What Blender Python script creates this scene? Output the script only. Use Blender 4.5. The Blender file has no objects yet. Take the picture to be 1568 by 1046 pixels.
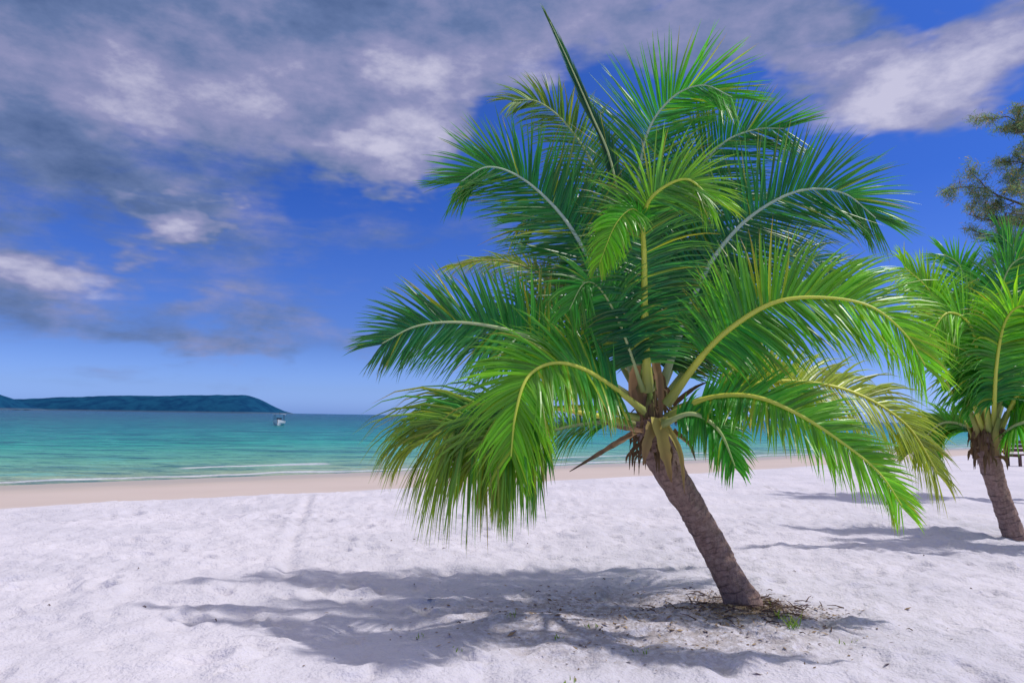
import bpy, math, random
import numpy as np
from mathutils import Vector, Matrix, noise
random.seed(7); rng=random.Random(11)
scn=bpy.context.scene
scn.view_settings.view_transform='Standard'
try: scn.view_settings.look='None'
except Exception: pass
scn.view_settings.exposure=0
# ------------------------------------------------------------ camera
H=1.6
cd=bpy.data.cameras.new("camera"); cam=bpy.data.objects.new("camera",cd)
scn.collection.objects.link(cam); scn.camera=cam
cd.lens=24; cd.sensor_width=36; cd.clip_end=60000; cd.clip_start=0.05
R=Matrix.Rotation(math.radians(90+6.28),3,'X')@Matrix.Rotation(math.radians(0.85),3,'Z')
cam.matrix_world=Matrix.Translation((0,0,H))@R.to_4x4()
F=1045.0
def at(u,v,y):
    """survey: real position at depth y (metres) of a point measured on the photo"""
    d=R@Vector(((u-784)/F,-(v-523)/F,-1))
    d*= y/d.y
    return Vector((d.x,d.y,d.z+H))
# ------------------------------------------------------------ helpers
def mk(name,verts,faces,mat,cols=None,smooth=True,parent=None):
    me=bpy.data.meshes.new(name); me.from_pydata([tuple(v) for v in verts],[],faces)
    if cols is not None:
        ca=me.color_attributes.new("Col",'FLOAT_COLOR','POINT')
        arr=np.ones((len(verts),4),dtype=np.float32); arr[:,:3]=np.array(cols,dtype=np.float32)[:,:3]
        ca.data.foreach_set("color",arr.ravel())
    if smooth: me.polygons.foreach_set("use_smooth",[True]*len(me.polygons))
    me.materials.append(mat); me.update()
    ob=bpy.data.objects.new(name,me); scn.collection.objects.link(ob)
    if parent: ob.parent=parent
    return ob
def empty(name):
    e=bpy.data.objects.new(name,None); scn.collection.objects.link(e); return e
def newmat(name):
    m=bpy.data.materials.new(name); m.use_nodes=True; nt=m.node_tree; nt.nodes.clear()
    out=nt.nodes.new("ShaderNodeOutputMaterial"); return m,nt,out
class G:
    def __init__(s,nt): s.nt=nt
    def n(s,t,**k):
        x=s.nt.nodes.new(t)
        for a,b in k.items(): setattr(x,a,b)
        return x
    def put(s,sock,v):
        if isinstance(v,bpy.types.NodeSocket): s.nt.links.new(v,sock)
        else:
            try: sock.default_value=v
            except Exception: sock.default_value=(*v,1)
    def m(s,op,a,b=0.0,c=0.0,clamp=False):
        x=s.n("ShaderNodeMath",operation=op,use_clamp=clamp)
        s.put(x.inputs[0],a); s.put(x.inputs[1],b)
        if op in('MULTIPLY_ADD',): s.put(x.inputs[2],c)
        return x.outputs[0]
    def mr(s,v,a,b,c=0.0,d=1.0,smooth=True):
        x=s.n("ShaderNodeMapRange",interpolation_type='SMOOTHSTEP' if smooth else 'LINEAR')
        for i,q in enumerate((v,a,b,c,d)): s.put(x.inputs[i],q)
        return x.outputs[0]
    def mix(s,f,a,b,blend='MIX'):
        x=s.n("ShaderNodeMix",data_type='RGBA',blend_type=blend)
        s.put(x.inputs[0],f); s.put(x.inputs[6],a if isinstance(a,bpy.types.NodeSocket) else (*a[:3],1)); s.put(x.inputs[7],b if isinstance(b,bpy.types.NodeSocket) else (*b[:3],1))
        return x.outputs[2]
    def noise(s,vec,scale,detail=4,rough=.5,dist=0.0):
        x=s.n("ShaderNodeTexNoise"); s.put(x.inputs["Vector"],vec)
        x.inputs["Scale"].default_value=scale; x.inputs["Detail"].default_value=detail
        x.inputs["Roughness"].default_value=rough; x.inputs["Distortion"].default_value=dist
        return x.outputs["Fac"]
    def vmul(s,vec,k):
        x=s.n("ShaderNodeVectorMath",operation='MULTIPLY'); s.put(x.inputs[0],vec); x.inputs[1].default_value=k
        return x.outputs[0]
    def ramp(s,f,stops):
        x=s.n("ShaderNodeValToRGB"); s.put(x.inputs[0],f); cr=x.color_ramp
        while len(cr.elements)<len(stops): cr.elements.new(.5)
        for e,(p,c) in zip(cr.elements,stops): e.position=p; e.color=(*c,1)
        return x.outputs[0]
# ------------------------------------------------------------ world
SUN_EL=math.radians(59); SUN_AZ=math.radians(84)
w=bpy.data.worlds.new("World"); scn.world=w; w.use_nodes=True
nt=w.node_tree; nt.nodes.clear(); g=G(nt)
sky=g.n("ShaderNodeTexSky",sky_type='NISHITA'); sky.sun_disc=False
sky.sun_elevation=SUN_EL; sky.sun_rotation=SUN_AZ
tc=g.n("ShaderNodeTexCoord"); dirv=tc.outputs["Generated"]
sp=g.n("ShaderNodeSeparateXYZ"); nt.links.new(dirv,sp.inputs[0])
D2=57.2958
az=g.m('MULTIPLY',g.m('ARCTAN2',sp.outputs[0],sp.outputs[1]),D2)
el=g.m('MULTIPLY',g.m('ARCSINE',sp.outputs[2]),D2)
st=g.vmul(dirv,(1,1,2.4))
wn=g.noise(st,5,4,.62); wn2=g.noise(g.vmul(dirv,(1.3,.9,3.0)),4.3,4,.62)
azw=g.m('ADD',az,g.m('MULTIPLY',g.m('SUBTRACT',wn,.5),22)); elw=g.m('ADD',el,g.m('MULTIPLY',g.m('SUBTRACT',wn2,.5),11))
def blob(a,e,wa,we,k,A=azw,E=elw):
    x=g.m('DIVIDE',g.m('SUBTRACT',A,a),wa); y=g.m('DIVIDE',g.m('SUBTRACT',E,e),we)
    r=g.m('ADD',g.m('MULTIPLY',x,x),g.m('MULTIPLY',y,y))
    return g.m('MULTIPLY',g.m('SUBTRACT',1.0,r,clamp=True),k)
def total(lst):
    t=lst[0]
    for q in lst[1:]: t=g.m('ADD',t,q)
    return t
n1=g.noise(st,4.5,7,.6,.2); n2=g.noise(g.vmul(dirv,(1,1,2.0)),8,7,.6); n3=g.noise(g.vmul(dirv,(1,1,7)),3.2,5,.6)
over=g.mr(el,34,48)  # unseen bright cloud cover overhead, added as neutral fill for the shadows
dens=total([blob(-34,26,34,13,1.4),blob(0,35,36,9.5,1.3),blob(22,28.5,13,4.2,1.1),blob(34,24,14,4.4,1.2),
 blob(-28.5,13.6,4.5,2.6,.7),blob(-10,20.8,9,3.6,.9),blob(-36,9.5,8,2.6,.6),blob(-28,6,20,2.6,.42),blob(-28,10,28,9,.42),blob(-8,26.5,9,7,.6),
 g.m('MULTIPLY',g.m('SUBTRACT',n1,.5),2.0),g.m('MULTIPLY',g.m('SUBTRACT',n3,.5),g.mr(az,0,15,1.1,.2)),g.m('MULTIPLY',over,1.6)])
mask=g.mr(dens,.12,.95)
bright=total([blob(-8,25.5,9,5,.34),blob(-25,23,14,6,.26),blob(-28.5,13.8,4,2.4,.52),blob(-10,21,8,3,.34),blob(-35.5,9.6,5,1.8,.36),blob(32,24,15,5,.40),blob(5,32,24,8,.14),
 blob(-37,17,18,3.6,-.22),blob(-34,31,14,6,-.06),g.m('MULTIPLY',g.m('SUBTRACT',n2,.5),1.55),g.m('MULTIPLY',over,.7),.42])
cc=g.ramp(bright,[(0,(.08,.14,.30)),(.35,(.17,.24,.45)),(.7,(.36,.37,.60)),(1,(.72,.70,.88))])
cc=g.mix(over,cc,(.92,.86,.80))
tint=g.ramp(g.m('DIVIDE',el,40.0),[(0,(.60,1.0,2.6)),(.05,(.48,.74,1.75)),(.14,(.30,.46,1.08)),(.45,(.16,.36,1.0)),(1,(.2,.42,1.05))])
skyc=g.mix(1.0,sky.outputs[0],tint,'MULTIPLY')
bg1=g.n("ShaderNodeBackground"); g.put(bg1.inputs[0],skyc); bg1.inputs[1].default_value=.12
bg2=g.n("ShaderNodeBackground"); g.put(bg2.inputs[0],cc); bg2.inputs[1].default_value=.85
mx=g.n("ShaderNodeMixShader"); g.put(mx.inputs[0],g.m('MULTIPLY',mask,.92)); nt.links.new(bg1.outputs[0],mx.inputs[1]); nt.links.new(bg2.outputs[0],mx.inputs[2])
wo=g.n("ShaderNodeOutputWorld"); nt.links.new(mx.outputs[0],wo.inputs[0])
# sun
sd=bpy.data.lights.new("sun","SUN"); sd.energy=3.1; sd.angle=math.radians(1.2); sd.color=(1,.955,.88)
so=bpy.data.objects.new("sun",sd); scn.collection.objects.link(so)
ts=Vector((math.sin(SUN_AZ)*math.cos(SUN_EL),math.cos(SUN_AZ)*math.cos(SUN_EL),math.sin(SUN_EL)))
so.rotation_euler=ts.to_track_quat('Z','Y').to_euler(); so.location=ts*60
# ------------------------------------------------------------ ground
PB=at(1138,928,5.93); PB.z=0.0
def axis(lo,hi,step,gr,far):
    c=list(np.arange(lo,hi,step)); a=[];x=hi;s=step
    while x<far: a.append(x); s*=gr; x+=s
    a.append(far); b=[];x=lo;s=step
    while x>-far: s*=gr; x-=s; b.append(x)
    return np.array(b[::-1]+c+a)
xs=axis(-6,7,.035,1.045,25000); ys=axis(3.6,11,.035,1.045,25000)
X,Y=np.meshgrid(xs,ys); S=-.6*X+.8*Y-21.6+.4*np.sin(X*.16+.5)
def sstep(a,b,x):
    t=np.clip((x-a)/(b-a),0,1); return t*t*(3-2*t)
Z=np.where(S<-7.8,0,np.where(S<0.3,-.33*np.clip((S+7.8)/8.1,0,1),-.33-.05*(S-.3)))
Z=np.maximum(Z,-5); Z+= .05*(1-sstep(-8.3,-7.5,S))-.03
dry=1-sstep(-8.6,-7.4,S)
near=(np.abs(X)<45)&(Y>1)&(Y<60)&(dry>0)
idx=np.argwhere(near)
N=np.zeros_like(Z)
for i,j in idx:
    x=X[i,j];y=Y[i,j]
    n=.055*noise.noise((x*.5,y*.5,0))
    if y<24: n+=.040*noise.noise((x*1.6,y*1.9,3))+.032*noise.noise((x*3.9,y*4.4,7))
    if y<13: n+=.016*noise.noise((x*9,y*10,1))+.005*noise.noise((x*24,y*24,4))
    N[i,j]=n
# footprints / scuffs
fp=random.Random(3)
for k in range(1300):
    fx=fp.uniform(-9,10); fy=fp.uniform(4,17); a=fp.uniform(0,6.28); r1=fp.uniform(.06,.15); r2=r1*.55; dp=fp.uniform(.015,.04)
    i0,i1=np.searchsorted(ys,[fy-.4,fy+.4]); j0,j1=np.searchsorted(xs,[fx-.4,fx+.4])
    dx=X[i0:i1,j0:j1]-fx; dy=Y[i0:i1,j0:j1]-fy
    p=(dx*math.cos(a)+dy*math.sin(a))/r1; q=(-dx*math.sin(a)+dy*math.cos(a))/r2
    rr=p*p+q*q
    N[i0:i1,j0:j1]+= -dp*np.exp(-rr)+dp*.5*np.exp(-(np.sqrt(rr)-1.7)**2*3)
# track groove
def segd(ax,ay,bx,by):
    t=np.clip(((X-ax)*(bx-ax)+(Y-ay)*(by-ay))/((bx-ax)**2+(by-ay)**2),0,1)
    return np.hypot(X-ax-t*(bx-ax),Y-ay-t*(by-ay))
gd=np.minimum(segd(-3.9,13.6,-2.75,8.9),segd(-2.75,8.9,-2.1,6.6))
N-=.03*np.exp(-(gd/.07)**2)-.008*np.exp(-((gd-.15)/.06)**2)
Z+=N*dry
Z+=.06*np.exp(-((X-PB.x)**2+(Y-PB.y)**2)/.35)
nx,ny=len(xs),len(ys)
verts=np.stack([X,Y,Z],-1).reshape(-1,3)
ii,jj=np.meshgrid(np.arange(ny-1),np.arange(nx-1),indexing='ij'); v0=(ii*nx+jj).ravel()
fc=np.stack([v0,v0+1,v0+nx+1,v0+nx],-1)
def ground_z(x,y):
    i=min(max(np.searchsorted(ys,y),0),ny-1); j=min(max(np.searchsorted(xs,x),0),nx-1); return float(Z[i,j])
m,nt,out=newmat("sand"); g=G(nt)
geo=g.n("ShaderNodeNewGeometry"); P=geo.outputs["Position"]; sx=g.n("ShaderNodeSeparateXYZ"); nt.links.new(P,sx.inputs[0])
def snode(g,sx):
    a=g.m('ADD',g.m('MULTIPLY',sx.outputs[0],-.6),g.m('MULTIPLY',sx.outputs[1],.8)); a=g.m('SUBTRACT',a,21.6)
    return g.m('ADD',a,g.m('MULTIPLY',g.m('SINE',g.m('MULTIPLY_ADD',sx.outputs[0],.16,.5)),.4))
s_=snode(g,sx)
big=g.noise(P,.8,2,.5); med=g.noise(P,9,4,.65); fine=g.noise(P,140,1,.6)
c=g.mix(g.mr(big,.3,.7),(.55,.53,.61),(.63,.60,.68))
c=g.mix(g.m('MULTIPLY',g.mr(med,.45,.75),.28),c,(.45,.42,.48))
c=g.mix(g.m('MULTIPLY',g.mr(fine,.60,.80),.38),c,(.28,.25,.27))
# organic debris around the palm
dx=g.m('DIVIDE',g.m('SUBTRACT',sx.outputs[0],PB.x-.9),2.2); dy=g.m('DIVIDE',g.m('SUBTRACT',sx.outputs[1],PB.y-.35),1.3)
rr=g.m('ADD',g.m('MULTIPLY',dx,dx),g.m('MULTIPLY',dy,dy))
dx=g.m('DIVIDE',g.m('SUBTRACT',sx.outputs[0],PB.x),.62); dy=g.m('DIVIDE',g.m('SUBTRACT',sx.outputs[1],PB.y-.12),.5)
r2_=g.m('ADD',g.m('MULTIPLY',dx,dx),g.m('MULTIPLY',dy,dy))
dn=g.noise(P,16,4,.75)
deb=g.m('MAXIMUM',g.m('MULTIPLY',g.mr(rr,0,1,.75,0),g.mr(dn,.38,.58)),g.m('MULTIPLY',g.mr(r2_,.2,1.2,.95,0),g.mr(dn,.28,.52)))
c=g.mix(g.m('MULTIPLY',deb,.75),c,(.21,.155,.12))
sw=g.m('ADD',s_,g.m('MULTIPLY',g.m('SUBTRACT',g.noise(P,.6,2),.5),1.2))
wet=g.mr(sw,-8.1,-7.3); wet2=g.mr(sw,-4.5,-1.0)
c=g.mix(wet,c,g.mix(g.noise(P,.45,2),(.48,.40,.38),(.54,.455,.43)))
c=g.mix(g.m('MULTIPLY',wet2,.8),c,(.40,.35,.30))
bs=g.n("ShaderNodeBsdfPrincipled"); g.put(bs.inputs["Base Color"],c); g.put(bs.inputs["Roughness"],g.mr(wet2,0,1,.95,.45))
bs.inputs["Specular IOR Level"].default_value=.2
hh=g.m('ADD',g.noise(P,7,3,.62),g.m('MULTIPLY',g.noise(P,34,2,.65),.38))
bp=g.n("ShaderNodeBump"); g.put(bp.inputs["Height"],hh); bp.inputs["Distance"].default_value=.05; g.put(bp.inputs["Strength"],g.mr(wet,0,1,.75,.06))
nt.links.new(bp.outputs[0],bs.inputs["Normal"]); nt.links.new(bs.outputs[0],out.inputs[0])
me=bpy.data.meshes.new("ground"); me.vertices.add(len(verts)); me.vertices.foreach_set("co",verts.ravel())
me.loops.add(len(fc)*4); me.loops.foreach_set("vertex_index",fc.ravel()); me.polygons.add(len(fc))
me.polygons.foreach_set("loop_start",np.arange(len(fc))*4); me.polygons.foreach_set("loop_total",np.full(len(fc),4)); me.update(); me.validate()
me.polygons.foreach_set("use_smooth",[True]*len(me.polygons)); me.materials.append(m)
go=bpy.data.objects.new("beach_sand",me); scn.collection.objects.link(go)
# ------------------------------------------------------------ sea
m,nt,out=newmat("sea_water"); g=G(nt)
geo=g.n("ShaderNodeNewGeometry"); P=geo.outputs["Position"]; sx=g.n("ShaderNodeSeparateXYZ"); nt.links.new(P,sx.inputs[0]); s_=snode(g,sx)
wob=g.m('MULTIPLY',g.m('SUBTRACT',g.noise(g.vmul(P,(1,1,0)),.12,3,.6),.5),8)
lg=g.m('LOGARITHM',g.m('MAXIMUM',g.m('ADD',s_,g.m('ADD',g.m('MULTIPLY',wob,.5),2.0)),1.0),10.0)
c=g.ramp(g.m('DIVIDE',lg,3.0),[(0,(.44,.44,.33)),(.18,(.34,.43,.27)),(.33,(.16,.42,.27)),(.47,(.025,.34,.26)),(.60,(.005,.22,.23)),(.78,(.004,.115,.175)),(1,(.004,.08,.16))])
rot=g.n("ShaderNodeMapping"); g.put(rot.inputs[0],P); rot.inputs["Rotation"].default_value=(0,0,math.radians(-12)); rot.inputs["Scale"].default_value=(.35,1,1)
wv=g.noise(rot.outputs[0],1.1,5,.75,.3); wv2=g.noise(rot.outputs[0],.16,5,.75)
c=g.mix(g.m('MULTIPLY',g.mr(wv2,.49,.60),.7),c,g.mix(1.0,c,(.25,.48,.64),'MULTIPLY'))
c=g.mix(g.m('MULTIPLY',g.mr(wv,.50,.62),.85),c,g.mix(1.0,c,(.2,.42,.60),'MULTIPLY'))
c=g.mix(g.m('MULTIPLY',g.mr(wv,.46,.36),.5),c,(.12,.48,.44))
# foam lines parallel to shore
fw=g.m('ADD',s_,g.m('MULTIPLY',g.m('SUBTRACT',g.noise(P,.22,2),.5),3.0))
def band(c0,wd): return g.m('SUBTRACT',1.0,g.m('DIVIDE',g.m('ABSOLUTE',g.m('SUBTRACT',fw,c0)),wd),clamp=True)
fn=g.noise(P,3.0,4,.7)
foam=g.m('MAXIMUM',band(.9,.6),g.m('MULTIPLY',band(4.2,.9),g.mr(g.noise(P,.25,2),.42,.6)))
foam=g.mr(g.m('MULTIPLY',foam,g.m('ADD',fn,.25)),.22,.65)
c=g.mix(g.m('MULTIPLY',foam,.85),c,(.74,.73,.76))
bs=g.n("ShaderNodeBsdfPrincipled"); g.put(bs.inputs["Base Color"],c); bs.inputs["Roughness"].default_value=.25; bs.inputs["IOR"].default_value=1.33; bs.inputs["Specular IOR Level"].default_value=.15
bp=g.n("ShaderNodeBump"); g.put(bp.inputs["Height"],g.m('ADD',wv,g.m('MULTIPLY',wv2,2.5))); bp.inputs["Distance"].default_value=.6; bp.inputs["Strength"].default_value=1.0
nt.links.new(bp.outputs[0],bs.inputs["Normal"]); nt.links.new(bs.outputs[0],out.inputs[0])
nv=Vector((-.6,.8,0)); tv=Vector((.8,.6,0)); vs=[];fs=[]
ss=[-2,4,20,100,1000,25000]; tt=[-25000,-500,0,500,25000]
for a in ss:
    for b in tt: vs.append(nv*(21.6+a)+tv*b+Vector((0,0,-.35)))
for i in range(len(ss)-1):
    for j in range(len(tt)-1): k=i*len(tt)+j; fs.append((k,k+1,k+len(tt)+1,k+len(tt)))
mk("sea",vs,fs,m)
# ------------------------------------------------------------ materials for vegetation
def leafmat(name,tr=.42,rough=.42,boost=1.7):
    m,nt,out=newmat(name); g=G(nt)
    a=g.n("ShaderNodeAttribute",attribute_name="Col"); c=a.outputs["Color"]
    bs=g.n("ShaderNodeBsdfPrincipled"); g.put(bs.inputs["Base Color"],c); bs.inputs["Roughness"].default_value=rough
    bs.inputs["Specular IOR Level"].default_value=.5
    tl=g.n("ShaderNodeBsdfTranslucent"); g.put(tl.inputs[0],g.mix(1.0,c,(1.5*boost,1.2*boost,.5),'MULTIPLY'))
    mx=g.n("ShaderNodeMixShader"); mx.inputs[0].default_value=tr
    nt.links.new(bs.outputs[0],mx.inputs[1]); nt.links.new(tl.outputs[0],mx.inputs[2]); nt.links.new(mx.outputs[0],out.inputs[0]); return m
def barkmat(name):
    m,nt,out=newmat(name); g=G(nt)
    a=g.n("ShaderNodeAttribute",attribute_name="Col"); geo=g.n("ShaderNodeNewGeometry"); P=geo.outputs["Position"]
    nz=g.noise(P,22,5,.7); n3=g.noise(g.vmul(P,(5,5,1)),14,4,.7)
    c=g.mix(g.mr(nz,.3,.7),g.mix(1.0,a.outputs["Color"],(.58,.52,.50),'MULTIPLY'),a.outputs["Color"])
    c=g.mix(g.m('MULTIPLY',g.mr(n3,.54,.68),.6),c,(.08,.055,.05))
    bs=g.n("ShaderNodeBsdfPrincipled"); g.put(bs.inputs["Base Color"],c); bs.inputs["Roughness"].default_value=.9
    bp=g.n("ShaderNodeBump"); g.put(bp.inputs["Height"],g.m('ADD',nz,n3)); bp.inputs["Distance"].default_value=.02; bp.inputs["Strength"].default_value=.9
    nt.links.new(bp.outputs[0],bs.inputs["Normal"]); nt.links.new(bs.outputs[0],out.inputs[0]); return m
LEAF=leafmat("palm_leaf",.40,.36); STEM=leafmat("palm_stem",.1,.5); BARK=barkmat("palm_bark"); DRY=leafmat("dry_fibre",.15,.9,1.0); NEEDLE=leafmat("casuarina_foliage",.35,.7,1.2)
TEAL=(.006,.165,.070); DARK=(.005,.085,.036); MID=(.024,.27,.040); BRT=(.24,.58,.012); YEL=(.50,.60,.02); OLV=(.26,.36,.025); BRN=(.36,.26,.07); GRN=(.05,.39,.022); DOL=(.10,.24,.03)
def lerp(a,b,t): return tuple(a[i]*(1-t)+b[i]*t for i in range(3))
def catmull(pts,n):
    P=[pts[0]*2-pts[1]]+list(pts)+[pts[-1]*2-pts[-2]]; dense=[]
    for i in range(1,len(P)-2):
        for k in range(24):
            t=k/24; a,b,c,d=P[i-1],P[i],P[i+1],P[i+2]
            dense.append(.5*((2*b)+(c-a)*t+(2*a-5*b+4*c-d)*t*t+(-a+3*b-3*c+d)*t**3))
    dense.append(P[-2]); L=[0]
    for i in range(1,len(dense)): L.append(L[-1]+(dense[i]-dense[i-1]).length)
    o=[];j=0
    for k in range(n):
        s=L[-1]*k/(n-1)
        while j<len(L)-2 and L[j+1]<s: j+=1
        f=(s-L[j])/max(1e-9,L[j+1]-L[j]); o.append(dense[j].lerp(dense[j+1],min(1,f)))
    return o,L[-1]
class Acc:
    def __init__(s): s.v=[];s.f=[];s.c=[]
def tube(acc,pts,rad,cols,sides=6,flat=1.0,ref=Vector((0,-1,.1))):
    b=len(acc.v); n=len(pts)
    for i,p in enumerate(pts):
        T=(pts[min(i+1,n-1)]-pts[max(i-1,0)]).normalized(); A=T.cross(ref)
        if A.length<.05: A=T.cross(Vector((1,0,0)))
        A.normalize(); B=A.cross(T)
        for k in range(sides):
            a=2*math.pi*k/sides; acc.v.append(p+A*math.cos(a)*rad[i]+B*math.sin(a)*rad[i]*flat); acc.c.append(cols[i])
    for i in range(n-1):
        for k in range(sides):
            k2=(k+1)%sides; acc.f.append((b+i*sides+k,b+i*sides+k2,b+(i+1)*sides+k2,b+(i+1)*sides+k))
    acc.f.append(tuple(b+(n-1)*sides+k for k in range(sides)))
PROF=[.6,1,.92,.70,.38,.03]
def leaflet(acc,p,d,nrm,L,W,droop,c0,c1,twist,r):
    b=len(acc.v); K=len(PROF); st=L/(K-1); d=d.normalized()
    for k in range(K):
        t=k/(K-1); wv=d.cross(nrm)
        if wv.length<1e-3: wv=d.cross(Vector((1,0,0)))
        wv.normalize(); nn=wv.cross(d).normalized()
        wv=(wv*math.cos(twist)+nn*math.sin(twist)); nn=wv.cross(d)
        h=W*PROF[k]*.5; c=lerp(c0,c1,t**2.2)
        acc.v+= [p-wv*h-nn*h*.45,p,p+wv*h-nn*h*.45]; acc.c+=[c,lerp(c,(.3,.4,.1),.12),c]
        if k<K-1:
            acc.f+=[(b+3*k,b+3*k+1,b+3*k+4,b+3*k+3),(b+3*k+1,b+3*k+2,b+3*k+5,b+3*k+4)]
        d=(d+Vector((0,0,-1))*droop*(.12+.5*t)+r).normalized(); p=p+d*st
def frond(LA,SA,pts,nrm,L,droop,c0,c1,n=122,start=.18,a0=70,a1=30,W=.028,rc=(.54,.62,.26),rb=.034,vup=12,rough=1.0,cp=1.0,tipf=.48):
    path,LL=catmull([Vector(p) for p in pts],n+12); m_=len(path); nrm=Vector(nrm).normalized()
    rad=[rb*(1-.84*(i/(m_-1))**.9)*(1.35-.35*min(1,i/(m_*.12))) for i in range(m_)]
    tube(SA,[p+nrm*.010 for p in path],rad,[lerp(lerp((.26,.30,.08),rc,min(1,i/(m_*.2))),c1,.4*(i/m_)**2) for i in range(m_)],6,.7,nrm)
    n2=int(n*1.22)
    for side in(-1,1):
        ph=rng.uniform(0,6)
        for q in range(n2):
            x=start+(1-start)*(q+rng.uniform(-.3,.3)+.5)/n2; x=min(.999,max(0,x)); fi=x*(m_-1); i=int(fi); p=path[i].lerp(path[min(i+1,m_-1)],fi-i)
            T=(path[min(i+2,m_-1)]-path[max(i-2,0)]).normalized(); t=(x-start)/(1-start)
            Sd=T.cross(nrm); Sd.normalize(); U=Sd.cross(T).normalized(); Sd*=side
            ang=math.radians(a0+(a1-a0)*t**1.8+rng.gauss(0,2.6)*rough+4*math.sin(t*17+ph)*rough); vb=math.radians(vup*(1-t)+rng.gauss(0,6)*rough)
            d=T*math.cos(ang)+(Sd*math.cos(vb)+U*math.sin(vb))*math.sin(ang)
            env=(.6+.4*min(1,t/.18))*(1-tipf*max(0,(t-.5)/.5)**1.6)
            l=L*1.05*env*rng.uniform(.88,1.06)
            if rng.random()<.04: l*=rng.uniform(.3,.7)
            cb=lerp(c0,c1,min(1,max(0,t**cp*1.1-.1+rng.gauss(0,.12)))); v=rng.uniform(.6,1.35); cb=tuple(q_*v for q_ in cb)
            ct=lerp(cb,YEL,.10)
            if rng.random()<.04: cb=lerp(cb,YEL,.6); ct=BRN
            if rng.random()<.08: ct=lerp(cb,BRN,.7)
            leaflet(LA,p,d,U,l,W*(1-.35*t),droop*rng.uniform(.6,1.4),cb,ct,math.radians(rng.gauss(20,13))*side,rough*Vector((rng.gauss(0,.022),rng.gauss(0,.022),rng.gauss(0,.022))))
def A(*l): return [at(*q) for q in l]
# ------------------------------------------------------------ main palm
palm=empty("palm_tree"); palm.location=(0,0,0)
def trunk(pts,radf,par,seed,ringd=.055):
    path,LL=catmull(pts,190); acc=Acc(); sides=32; n=len(path)
    for i,p in enumerate(path):
        T=(path[min(i+1,n-1)]-path[max(i-1,0)]).normalized(); Aa=T.cross(Vector((0,-1,0))).normalized(); B=Aa.cross(T); s=LL*i/(n-1)
        for k in range(sides):
            a=2*math.pi*k/sides
            s2=s+.035*noise.noise((math.cos(a)*1.2,math.sin(a)*1.2,s*4+seed))+.03*noise.noise((s*3,seed,0)); ph=(s2/ringd)%1.0
            am=.45+1.2*noise.noise((int(s2/ringd)*3.1,seed,math.cos(a)*1.6))
            saw=.007*(1-ph)*am; nz=.018*noise.noise((math.cos(a)*2,math.sin(a)*2,s*7+seed))
            r=radf(i/(n-1))+saw+nz; acc.v.append(p+Aa*math.cos(a)*r+B*math.sin(a)*r)
            acc.c.append(lerp((.48,.32,.26),(.19,.125,.11),(1.0*max(0,min(1,am))if ph<.2 else 0)*.85+.5*abs(noise.noise((a*2,s*9,seed)))))
    for i in range(n-1):
        for k in range(sides):
            k2=(k+1)%sides; acc.f.append((i*sides+k,i*sides+k2,(i+1)*sides+k2,(i+1)*sides+k))
    return mk("trunk",acc.v,acc.f,BARK,acc.c,True,par)
tp=A((1150,955,5.93),(1137,925,5.93),(1105,862,5.93),(1072,800,5.92),(1042,750,5.91),(1020,715,5.9),(1005,680,5.9),(995,640,5.9))
def rf(t): return .114+.07*math.exp(-t*9)+.035*max(0,(t-.55))/.45
trunk(tp,rf,palm,1.0)
LA=Acc(); SA=Acc()
B_=(.60,.72,.55); YR=(.74,.74,.10)
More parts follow.
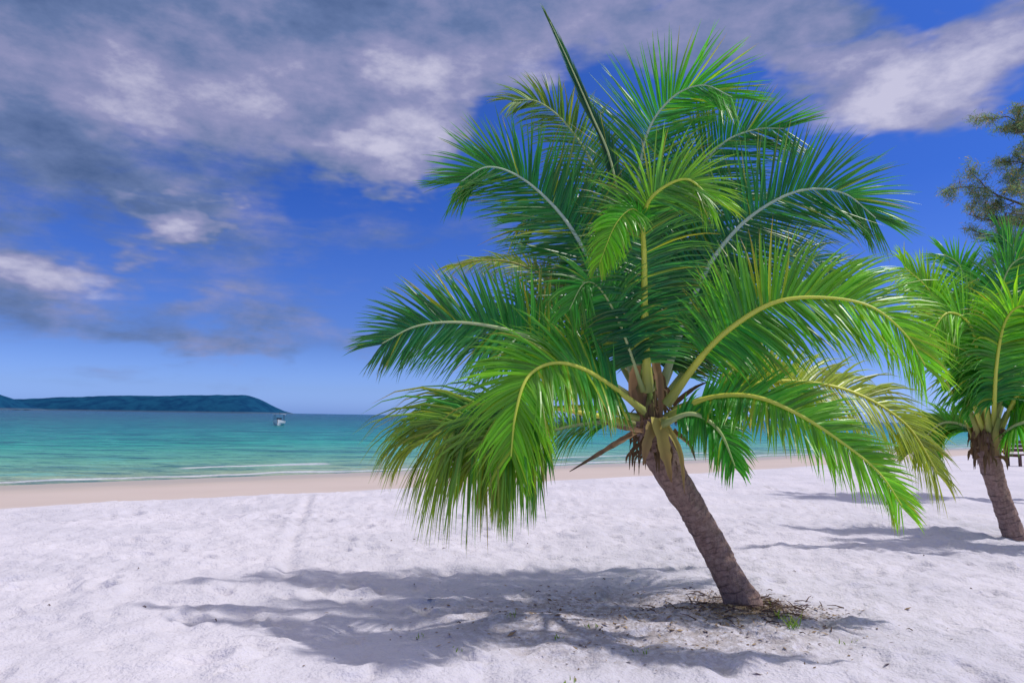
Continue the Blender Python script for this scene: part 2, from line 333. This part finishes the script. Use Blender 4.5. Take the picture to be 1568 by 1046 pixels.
FR=[
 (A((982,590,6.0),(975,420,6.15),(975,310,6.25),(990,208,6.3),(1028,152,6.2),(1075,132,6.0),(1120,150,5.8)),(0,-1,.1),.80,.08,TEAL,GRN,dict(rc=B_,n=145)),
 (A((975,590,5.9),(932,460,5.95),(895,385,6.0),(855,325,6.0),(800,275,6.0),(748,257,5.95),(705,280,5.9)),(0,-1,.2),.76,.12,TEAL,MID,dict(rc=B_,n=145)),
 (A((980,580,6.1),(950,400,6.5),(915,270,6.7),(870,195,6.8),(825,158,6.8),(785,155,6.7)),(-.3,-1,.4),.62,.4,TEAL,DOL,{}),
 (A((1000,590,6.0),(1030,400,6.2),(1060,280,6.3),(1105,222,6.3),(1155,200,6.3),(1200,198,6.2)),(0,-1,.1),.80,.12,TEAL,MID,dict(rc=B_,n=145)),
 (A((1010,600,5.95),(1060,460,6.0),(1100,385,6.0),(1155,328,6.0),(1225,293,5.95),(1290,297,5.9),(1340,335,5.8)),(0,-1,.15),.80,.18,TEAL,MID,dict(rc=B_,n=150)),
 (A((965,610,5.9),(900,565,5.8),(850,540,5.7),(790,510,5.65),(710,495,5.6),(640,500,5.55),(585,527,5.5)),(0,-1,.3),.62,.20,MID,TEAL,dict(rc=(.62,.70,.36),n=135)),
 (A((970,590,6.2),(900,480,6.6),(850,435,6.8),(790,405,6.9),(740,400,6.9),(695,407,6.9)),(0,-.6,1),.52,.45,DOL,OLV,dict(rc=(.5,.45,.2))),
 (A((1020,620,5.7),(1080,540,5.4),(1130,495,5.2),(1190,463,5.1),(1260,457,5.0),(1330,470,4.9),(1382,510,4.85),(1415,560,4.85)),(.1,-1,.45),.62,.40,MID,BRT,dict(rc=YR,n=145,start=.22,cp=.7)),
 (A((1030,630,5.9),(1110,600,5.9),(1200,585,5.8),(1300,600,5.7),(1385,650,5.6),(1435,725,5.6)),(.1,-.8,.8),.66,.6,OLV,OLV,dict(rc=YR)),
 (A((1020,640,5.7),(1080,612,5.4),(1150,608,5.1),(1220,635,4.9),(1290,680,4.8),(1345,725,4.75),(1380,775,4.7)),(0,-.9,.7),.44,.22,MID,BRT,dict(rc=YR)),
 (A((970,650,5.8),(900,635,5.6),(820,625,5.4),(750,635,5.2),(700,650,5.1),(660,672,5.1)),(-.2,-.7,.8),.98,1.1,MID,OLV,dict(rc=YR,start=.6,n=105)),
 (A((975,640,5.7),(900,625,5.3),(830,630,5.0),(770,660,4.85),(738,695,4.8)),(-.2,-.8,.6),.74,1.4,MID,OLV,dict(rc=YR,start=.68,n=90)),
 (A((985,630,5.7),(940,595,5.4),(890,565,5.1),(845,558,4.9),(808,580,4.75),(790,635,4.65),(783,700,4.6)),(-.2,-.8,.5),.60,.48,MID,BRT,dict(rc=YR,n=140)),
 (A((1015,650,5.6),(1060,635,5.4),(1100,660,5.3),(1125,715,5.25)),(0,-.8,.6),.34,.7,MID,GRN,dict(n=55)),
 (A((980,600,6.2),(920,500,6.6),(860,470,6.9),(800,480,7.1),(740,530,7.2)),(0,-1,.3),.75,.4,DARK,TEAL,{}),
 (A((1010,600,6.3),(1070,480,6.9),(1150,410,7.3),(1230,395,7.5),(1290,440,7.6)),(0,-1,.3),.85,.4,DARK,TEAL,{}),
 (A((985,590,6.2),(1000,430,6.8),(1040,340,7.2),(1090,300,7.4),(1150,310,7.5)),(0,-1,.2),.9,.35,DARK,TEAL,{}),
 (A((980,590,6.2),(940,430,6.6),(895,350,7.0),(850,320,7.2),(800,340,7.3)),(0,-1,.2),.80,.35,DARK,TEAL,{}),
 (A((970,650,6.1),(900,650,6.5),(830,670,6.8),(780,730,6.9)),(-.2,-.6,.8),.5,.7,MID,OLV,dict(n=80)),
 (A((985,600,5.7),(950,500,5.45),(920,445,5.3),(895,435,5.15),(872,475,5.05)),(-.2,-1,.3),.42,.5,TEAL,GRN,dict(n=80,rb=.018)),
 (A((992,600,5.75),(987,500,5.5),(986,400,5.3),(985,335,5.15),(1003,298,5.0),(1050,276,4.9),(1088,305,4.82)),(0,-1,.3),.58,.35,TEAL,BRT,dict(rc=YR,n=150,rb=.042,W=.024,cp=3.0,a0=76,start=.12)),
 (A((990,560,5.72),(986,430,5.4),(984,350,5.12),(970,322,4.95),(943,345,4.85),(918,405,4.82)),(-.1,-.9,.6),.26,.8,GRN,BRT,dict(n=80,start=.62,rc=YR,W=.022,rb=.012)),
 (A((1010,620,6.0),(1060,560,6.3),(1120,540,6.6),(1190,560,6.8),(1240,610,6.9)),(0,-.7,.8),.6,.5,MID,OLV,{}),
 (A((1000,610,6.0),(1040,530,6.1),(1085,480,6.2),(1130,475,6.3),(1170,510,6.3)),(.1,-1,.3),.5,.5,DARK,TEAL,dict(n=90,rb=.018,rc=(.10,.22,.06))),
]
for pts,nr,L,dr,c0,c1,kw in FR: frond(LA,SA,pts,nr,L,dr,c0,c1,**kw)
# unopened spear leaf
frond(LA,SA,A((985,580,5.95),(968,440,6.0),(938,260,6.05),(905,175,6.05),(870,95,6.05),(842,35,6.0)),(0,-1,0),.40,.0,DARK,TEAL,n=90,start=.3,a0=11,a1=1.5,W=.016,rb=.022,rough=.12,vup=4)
mk("leaflets",LA.v,LA.f,LEAF,LA.c,False,palm); mk("leaf_stalks",SA.v,SA.f,STEM,SA.c,True,palm)
# crown fibre, torn sheaths
DA=Acc()
def strip(acc,pts,w,c0,c1,r=random.Random(5)):
    path,_=catmull(pts,16); b=len(acc.v); n=len(path)
    for i,p in enumerate(path):
        T=(path[min(i+1,n-1)]-path[max(i-1,0)]).normalized(); s=T.cross(Vector((r.uniform(-.1,.1),-1,.2))).normalized(); t=i/(n-1)
        h=w*.5*(1-.9*t**2)*r.uniform(.8,1.15); nn=s.cross(T)
        acc.v+=[p-s*h+nn*h*.5,p,p+s*h+nn*h*.5]; c=lerp(c0,c1,t); acc.c+=[c,lerp(c,(.1,.06,.03),.3),c]
        if i<n-1: acc.f+=[(b+3*i,b+3*i+1,b+3*i+4,b+3*i+3),(b+3*i+1,b+3*i+2,b+3*i+5,b+3*i+4)]
fb=(.28,.17,.09); fy=(.64,.56,.14)
strip(DA,A((1008,640,5.66),(1015,680,5.58),(1028,738,5.6)),.13,fy,fb)
strip(DA,A((1000,650,5.68),(990,680,5.62),(985,712,5.68)),.10,(.42,.34,.12),fb)
strip(DA,A((1012,640,5.63),(1040,690,5.56),(1048,755,5.6)),.05,fy,(.3,.2,.1))
strip(DA,A((975,660,5.7),(925,690,5.5),(872,722,5.4)),.05,fb,(.16,.10,.07))
strip(DA,A((985,660,5.7),(950,655,5.5),(915,645,5.4)),.04,fb,(.2,.12,.08))
strip(DA,A((1030,620,5.7),(1062,595,5.6),(1088,583,5.55)),.04,(.12,.07,.05),(.05,.04,.03))
strip(DA,A((1030,660,5.75),(1055,680,5.6),(1065,705,5.55)),.05,fb,(.16,.10,.07))
strip(DA,A((975,560,5.8),(968,600,5.72),(985,650,5.7)),.09,(.30,.17,.08),fb)
strip(DA,A((1000,545,5.8),(1010,590,5.72),(1012,650,5.7)),.08,(.28,.17,.08),fb)
for k in range(120):
    a=rng.uniform(0,6.28); v_=rng.uniform(575,705); c=at(1000+rng.uniform(-10,10),v_,5.9); r=.05+.08*(v_-575)/130
    p0=c+Vector((math.cos(a)*r,math.sin(a)*r,.04)); p1=p0+Vector((math.cos(a)*.05,math.sin(a)*.05,-.05)); p2=p1+Vector((math.cos(a)*.01,math.sin(a)*.01,-rng.uniform(.05,.15)))
    strip(DA,[p0,p1,p2],rng.uniform(.01,.04),lerp(fb,(.12,.07,.04),rng.random()),(.15,.1,.06))
for k in range(13):
    a=k*2.399+.4; h=(k/13); c=at(1001-14*h,685-85*h,5.9); o=Vector((math.cos(a),math.sin(a),0)); r0=.07*(1-.4*h)
    tube(DA,[c+o*r0+Vector((0,0,-.12)),c+o*(r0+.02),c+o*(r0+.035)+Vector((0,0,.12)),c+o*(r0+.05)+Vector((0,0,.22))],[.05,.048,.034,.018],[(.20,.12,.07),fb,(.24,.25,.07),(.12,.24,.04)],8,.45,o)
mk("leaf_bases",DA.v,DA.f,DRY,DA.c,True,palm)
# ------------------------------------------------------------ second palm
palm2=empty("palm_tree.001")
trunk(A((1562,842,9.83),(1553,820,9.83),(1535,770,9.83),(1520,725,9.8),(1512,690,9.8),(1510,665,9.8)),lambda t:.125+.04*math.exp(-t*9)+.05*max(0,t-.6),palm2,5.0,.08)
LA=Acc();SA=Acc()
F2=[
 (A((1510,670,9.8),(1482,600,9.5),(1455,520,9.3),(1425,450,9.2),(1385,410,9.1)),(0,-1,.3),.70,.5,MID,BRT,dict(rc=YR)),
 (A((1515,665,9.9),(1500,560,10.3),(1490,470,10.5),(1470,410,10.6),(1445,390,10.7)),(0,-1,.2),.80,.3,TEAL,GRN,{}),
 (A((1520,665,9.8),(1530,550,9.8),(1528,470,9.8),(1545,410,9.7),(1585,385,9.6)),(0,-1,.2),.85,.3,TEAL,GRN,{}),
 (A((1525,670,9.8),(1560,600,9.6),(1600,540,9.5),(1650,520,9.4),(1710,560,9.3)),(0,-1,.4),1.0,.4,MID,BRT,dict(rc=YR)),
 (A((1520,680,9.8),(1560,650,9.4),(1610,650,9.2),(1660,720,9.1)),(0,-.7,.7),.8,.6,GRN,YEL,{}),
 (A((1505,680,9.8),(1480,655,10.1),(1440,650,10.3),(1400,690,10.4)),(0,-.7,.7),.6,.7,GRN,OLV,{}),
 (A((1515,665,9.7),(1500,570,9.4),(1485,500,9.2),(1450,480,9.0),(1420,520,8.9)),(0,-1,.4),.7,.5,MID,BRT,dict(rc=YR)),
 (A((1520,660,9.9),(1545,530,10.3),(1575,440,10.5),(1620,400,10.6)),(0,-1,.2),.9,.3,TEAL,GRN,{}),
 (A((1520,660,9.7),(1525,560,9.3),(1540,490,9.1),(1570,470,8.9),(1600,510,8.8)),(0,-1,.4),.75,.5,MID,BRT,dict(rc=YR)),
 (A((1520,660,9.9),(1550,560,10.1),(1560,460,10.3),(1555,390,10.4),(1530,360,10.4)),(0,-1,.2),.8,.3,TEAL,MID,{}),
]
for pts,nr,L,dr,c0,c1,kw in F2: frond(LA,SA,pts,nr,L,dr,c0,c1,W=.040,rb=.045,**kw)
mk("leaflets",LA.v,LA.f,LEAF,LA.c,False,palm2); mk("leaf_stalks",SA.v,SA.f,STEM,SA.c,True,palm2)
DA=Acc()
for k in range(12):
    a=k*2.399; h=k/12; c=at(1511,690-40*h,9.8); o=Vector((math.cos(a),math.sin(a),0)); r0=.12*(1-.4*h)
    tube(DA,[c+o*r0+Vector((0,0,-.12)),c+o*(r0+.03),c+o*(r0+.06)+Vector((0,0,.2)),c+o*(r0+.14)+Vector((0,0,.4))],[.08,.075,.05,.03],[fb,(.34,.24,.10),(.42,.40,.1),(.34,.42,.08)],8,.45,o)
for k in range(50):
    a=rng.uniform(0,6.28); c=at(1511,rng.uniform(655,700),9.8); o=Vector((math.cos(a),math.sin(a),0))
    strip(DA,[c+o*.15,c+o*.22+Vector((0,0,-.05)),c+o*.24+Vector((0,0,-rng.uniform(.12,.3)))],rng.uniform(.03,.07),fb,(.15,.1,.06))
mk("leaf_bases",DA.v,DA.f,DRY,DA.c,True,palm2)
# ------------------------------------------------------------ casuarina
cas=empty("casuarina_tree"); WA=Acc(); NA=Acc(); D=15.0
tb=at(1700,760,D); tb.z=-.1
tr=[tb,at(1690,600,D),at(1680,430,D),at(1670,280,D),at(1668,120,D),at(1675,0,D)]
p_,_=catmull(tr,60); tube(WA,p_,[.16*(1-i/66) for i in range(60)],[(.16,.12,.10)]*60,10)
crg=random.Random(21)
def needles(c,r,n):
    for _ in range(n):
        o=Vector((crg.gauss(0,1),crg.gauss(0,1),crg.gauss(0,.8)))*r*.55; p=c+o
        d=Vector((crg.gauss(0,1),crg.gauss(0,1),crg.gauss(.1,.8))).normalized(); l=crg.uniform(.06,.13); w_=d.cross(Vector((crg.gauss(0,1),crg.gauss(0,1),crg.gauss(0,1)))).normalized()*.0065
        b=len(NA.v); NA.v+= [p-w_,p+w_,p+d*l+w_*.3-Vector((0,0,.02)),p+d*l-w_*.3-Vector((0,0,.02))]; k=crg.uniform(.7,1.8)
        cc_=tuple(q*k for q in((.12,.22,.13) if crg.random()<.8 else (.28,.22,.10))); NA.c+=[cc_]*4; NA.f.append((b,b+1,b+2,b+3))
def branch(p,d,l,lev,goal=None):
    n=8; pts=[p]
    for i in range(n):
        if goal is not None: d=(goal-pts[-1]).normalized()
        d=(d+Vector((crg.gauss(0,.12),crg.gauss(0,.12),crg.gauss(0,.12)+.02))).normalized(); pts.append(pts[-1]+d*l/n)
    r0=.024/(lev*1.2+.4); tube(WA,pts,[r0*(1-.85*i/n) for i in range(n+1)],[(.20,.15,.12)]*(n+1),5)
    if lev<2:
        for i in range(3 if lev==0 else 2,n+1):
            q=Vector((crg.gauss(0,1),crg.gauss(0,1),crg.gauss(0,.7))).normalized(); branch(pts[i],(d*.6+q*.8).normalized(),l*(crg.uniform(.18,.30) if lev==0 else crg.uniform(.3,.45)),lev+1)
    if lev>=1:
        for i in range(2,n+1): needles(pts[i],.12,10 if lev==2 else 8)
for (u0,v0,u1,v1,dy) in [(1676,350,1478,285,0),(1676,370,1480,325,.6),(1678,400,1500,355,.3),(1672,310,1545,285,-.4),(1670,240,1535,180,.2),(1670,230,1550,200,-.3),(1672,330,1535,325,-.6),(1670,270,1548,245,.5),(1675,360,1555,335,.2),
                         (1670,200,1760,120,.3),(1675,300,1800,250,-.3),(1670,120,1650,20,1.2)]:
    a=at(u0,v0,D); b=at(u1,v1,D+dy); branch(a,(b-a).normalized(),(b-a).length*.98,0,b)
mk("trunk_and_branches",WA.v,WA.f,BARK,WA.c,True,cas); mk("foliage",NA.v,NA.f,NEEDLE,NA.c,False,cas)
# ------------------------------------------------------------ islands
m,nt,out=newmat("forested_hill"); g=G(nt); geo=g.n("ShaderNodeNewGeometry"); P=geo.outputs["Position"]
c=g.mix(g.mr(g.noise(P,.02,5,.7),.35,.65),(.006,.040,.11),(.010,.070,.15))  # forest colour with blue distance haze put into it
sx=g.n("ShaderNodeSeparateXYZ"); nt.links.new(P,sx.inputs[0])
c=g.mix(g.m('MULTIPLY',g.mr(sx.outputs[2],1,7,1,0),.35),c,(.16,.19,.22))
bs=g.n("ShaderNodeBsdfPrincipled"); g.put(bs.inputs["Base Color"],c); bs.inputs["Roughness"].default_value=1; bs.inputs["Specular IOR Level"].default_value=0
nt.links.new(bs.outputs[0],out.inputs[0])
def island(name,prof,D,width,seed):
    pr=[(at(u,600,D).x,h) for u,h in prof]; n=260; rows=24; vs=[];fs=[]
    x0,x1=pr[0][0],pr[-1][0]
    for i in range(n+1):
        x=x0+(x1-x0)*i/n; h=np.interp(x,[q[0] for q in pr],[q[1] for q in pr])
        for j in range(rows+1):
            y=j/rows; e=math.sin(math.pi*y)**.7
            z=h*e*(1+.05*noise.noise((x*.006,y*3,seed)))+ (1.6*noise.noise((x*.05,y*20,seed))+2.2*noise.noise((x*.02,y*9,seed)))*e-1*(1-e)-.4
            vs.append((x,D+width*(y-.5)+40*noise.noise((x*.004,seed,0)),z))
    for i in range(n):
        for j in range(rows): k=i*(rows+1)+j; fs.append((k,k+rows+1,k+rows+2,k+1))
    mk(name,vs,fs,m)
k=3000/1045
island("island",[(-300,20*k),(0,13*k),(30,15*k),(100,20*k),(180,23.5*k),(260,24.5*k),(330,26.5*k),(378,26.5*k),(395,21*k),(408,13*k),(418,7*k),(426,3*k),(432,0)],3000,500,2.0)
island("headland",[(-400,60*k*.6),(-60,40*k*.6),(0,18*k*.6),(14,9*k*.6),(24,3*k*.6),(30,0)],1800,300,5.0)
# ------------------------------------------------------------ boat
boat=empty("motor_boat"); bc=at(427,650,112); bc.z=-.35
def pmat(name,col,rough=.5):
    m,nt,out=newmat(name); g=G(nt); geo=g.n("ShaderNodeNewGeometry"); c=g.mix(g.noise(geo.outputs["Position"],6,4),col,tuple(q*.8 for q in col))
    bs=g.n("ShaderNodeBsdfPrincipled"); g.put(bs.inputs["Base Color"],c); bs.inputs["Roughness"].default_value=rough; nt.links.new(bs.outputs[0],out.inputs[0]); return m
WHT=pmat("boat_white",(.8,.8,.8),.35); NAVY=pmat("boat_dark",(.03,.05,.09)); WOOD=pmat("dark_wood",(.12,.055,.04),.7)
vs=[];fs=[]; secs=[(-2.6,.85,.75),(-1.5,1.0,.72),(0,1.05,.75),(1.4,.85,.85),(2.4,.45,1.0),(2.9,.04,1.1)]
for y,hw,h in secs:
    for q in [(-hw,h),(-hw*.92,h*.5),(-hw*.6,.05),(0,-.15),(hw*.6,.05),(hw*.92,h*.5),(hw,h),(hw*.85,h-.03),(hw*.75,.25),(-hw*.75,.25),(-hw*.85,h-.03)]: vs.append((q[0],-y,q[1]))
M=11
for i in range(len(secs)-1):
    for j in range(M): fs.append((i*M+j,i*M+(j+1)%M,(i+1)*M+(j+1)%M,(i+1)*M+j))
fs.append(tuple(range(M))[::-1]); o=mk("hull",vs,fs,WHT,None,False,boat)
def box(acc,c,s):
    b=len(acc.v)
    for dz in(-1,1):
        for dx_,dy_ in((-1,-1),(1,-1),(1,1),(-1,1)): acc.v.append(Vector((c[0]+dx_*s[0]/2,c[1]+dy_*s[1]/2,c[2]+dz*s[2]/2)))
    acc.f+=[(b,b+3,b+2,b+1),(b+4,b+5,b+6,b+7)]+[(b+i,b+(i+1)%4,b+4+(i+1)%4,b+4+i) for i in range(4)]
a=Acc()
for x in(-.75,.75):
    for y in(-.8,1.3): tube(a,[Vector((x,y,.6)),Vector((x,y,1.9))],[.03,.03],[(0,0,0)]*2,6)
box(a,(0,.1,.85),(.8,.8,.95)); box(a,(0,2.75,.75),(.35,.35,.8)); tube(a,[Vector((0,.3,1.9)),Vector((0,.3,2.6))],[.03,.02],[(0,0,0)]*2,6)
mk("posts_and_console",a.v,a.f,NAVY,None,False,boat)
vs=[];fs=[]
for i in range(9):
    x=-1+i*.25
    for y in(-1.0,1.6):
        for z in(0,.05): vs.append((x,y,1.9+.12*math.cos(x*1.3)+z))
for i in range(8):
    k_=i*4; fs+=[(k_,k_+4,k_+6,k_+2),(k_+1,k_+3,k_+7,k_+5),(k_,k_+1,k_+5,k_+4),(k_+2,k_+6,k_+7,k_+3)]
fs+=[(0,2,3,1),(32,33,35,34)]
mk("canopy",vs,fs,WHT,None,False,boat)
boat.location=bc; boat.rotation_euler=(0,0,math.radians(14)); boat.scale=(.95,.95,.9)
# ------------------------------------------------------------ wooden bench
bench=empty("wooden_bench"); a=Acc()
for i in range(4): box(a,(0,-.21+i*.14,.46),(1.8,.12,.04))
for i in range(3): box(a,(0,.30+.02*i,.62+i*.15),(1.8,.03,.11))
for x in(-.75,.75):
    for y in(-.2,.3): box(a,(x,y,.22 if y<0 else .5),(.08,.08,.44 if y<0 else 1.0))
    box(a,(x,.03,.41),(.06,.46,.06))
mk("slats_and_legs",a.v,a.f,WOOD,None,False,bench); p=at(1580,712,26); bench.location=(p.x,26,ground_z(p.x,26)); bench.rotation_euler=(0,0,.2)
# ------------------------------------------------------------ litter, twigs, weeds
LT=Acc(); r=random.Random(9)
for k_ in range(5200):
    if r.random()<.6: x=PB.x+r.gauss(.03,.30); y=PB.y+r.gauss(-.14,.20)
    else: x=PB.x+r.gauss(-.9,.8); y=PB.y+r.gauss(-.25,.5)
    z=ground_z(x,y)+.006; s=r.uniform(.005,.019)*(1 if r.random()<.92 else 2.2); a_=r.uniform(0,6.28); d=Vector((math.cos(a_),math.sin(a_),r.uniform(-.2,.4)))*s; e=Vector((-math.sin(a_),math.cos(a_),r.uniform(-.4,.4)))*s*r.uniform(.15,.5)
    p=Vector((x,y,z)); b=len(LT.v); LT.v+=[p-d,p+e,p+d,p-e]; c_=lerp((.12,.075,.05),(.42,.31,.20),r.random()); LT.c+=[c_]*4; LT.f.append((b,b+1,b+2,b+3))
for k_ in range(150):
    if k_<125: x=PB.x+r.gauss(0,.35); y=PB.y+r.gauss(-.1,.25)
    else: x=r.uniform(-4,5); y=r.uniform(4.3,9)
    z=ground_z(x,y)+.01; a_=r.uniform(0,6.28); l=r.uniform(.03,.18) if k_<125 else r.uniform(.02,.05); d=Vector((math.cos(a_),math.sin(a_),r.uniform(-.05,.15)))*l; p=Vector((x,y,z))
    tube(LT,[p,p+d*.5+Vector((0,0,.01)),p+d],[.005,.004,.002],[(.12,.07,.055)]*3,5)
mk("leaf_litter",LT.v,LT.f,DRY,LT.c,False)
GA=Acc()
for (u,v,n,hh_) in [(1213,962,18,.12),(1195,950,10,.08),(985,985,6,.04),(868,1038,5,.04),(1290,975,5,.04),(782,940,8,.04),(700,985,5,.03),(850,970,6,.04),(1130,900,6,.06),(1180,925,6,.05),(905,955,6,.04),(640,960,5,.03)]:
    hz=638+(u-784)*.0155; y=1.6*F/(v-hz); p=at(u,v,y); z=ground_z(p.x,y)
    for _ in range(n):
        q=Vector((p.x+r.gauss(0,.03),y+r.gauss(0,.03),z)); d=Vector((r.gauss(0,.35),r.gauss(0,.35),1)); leaflet(GA,q,d,Vector((r.gauss(0,1),-1,0)),hh_*r.uniform(.6,1.2),.008,.3,(.12,.28,.04),(.3,.33,.06),0,Vector((0,0,0)))
mk("grass_tufts",GA.v,GA.f,LEAF,GA.c,False)
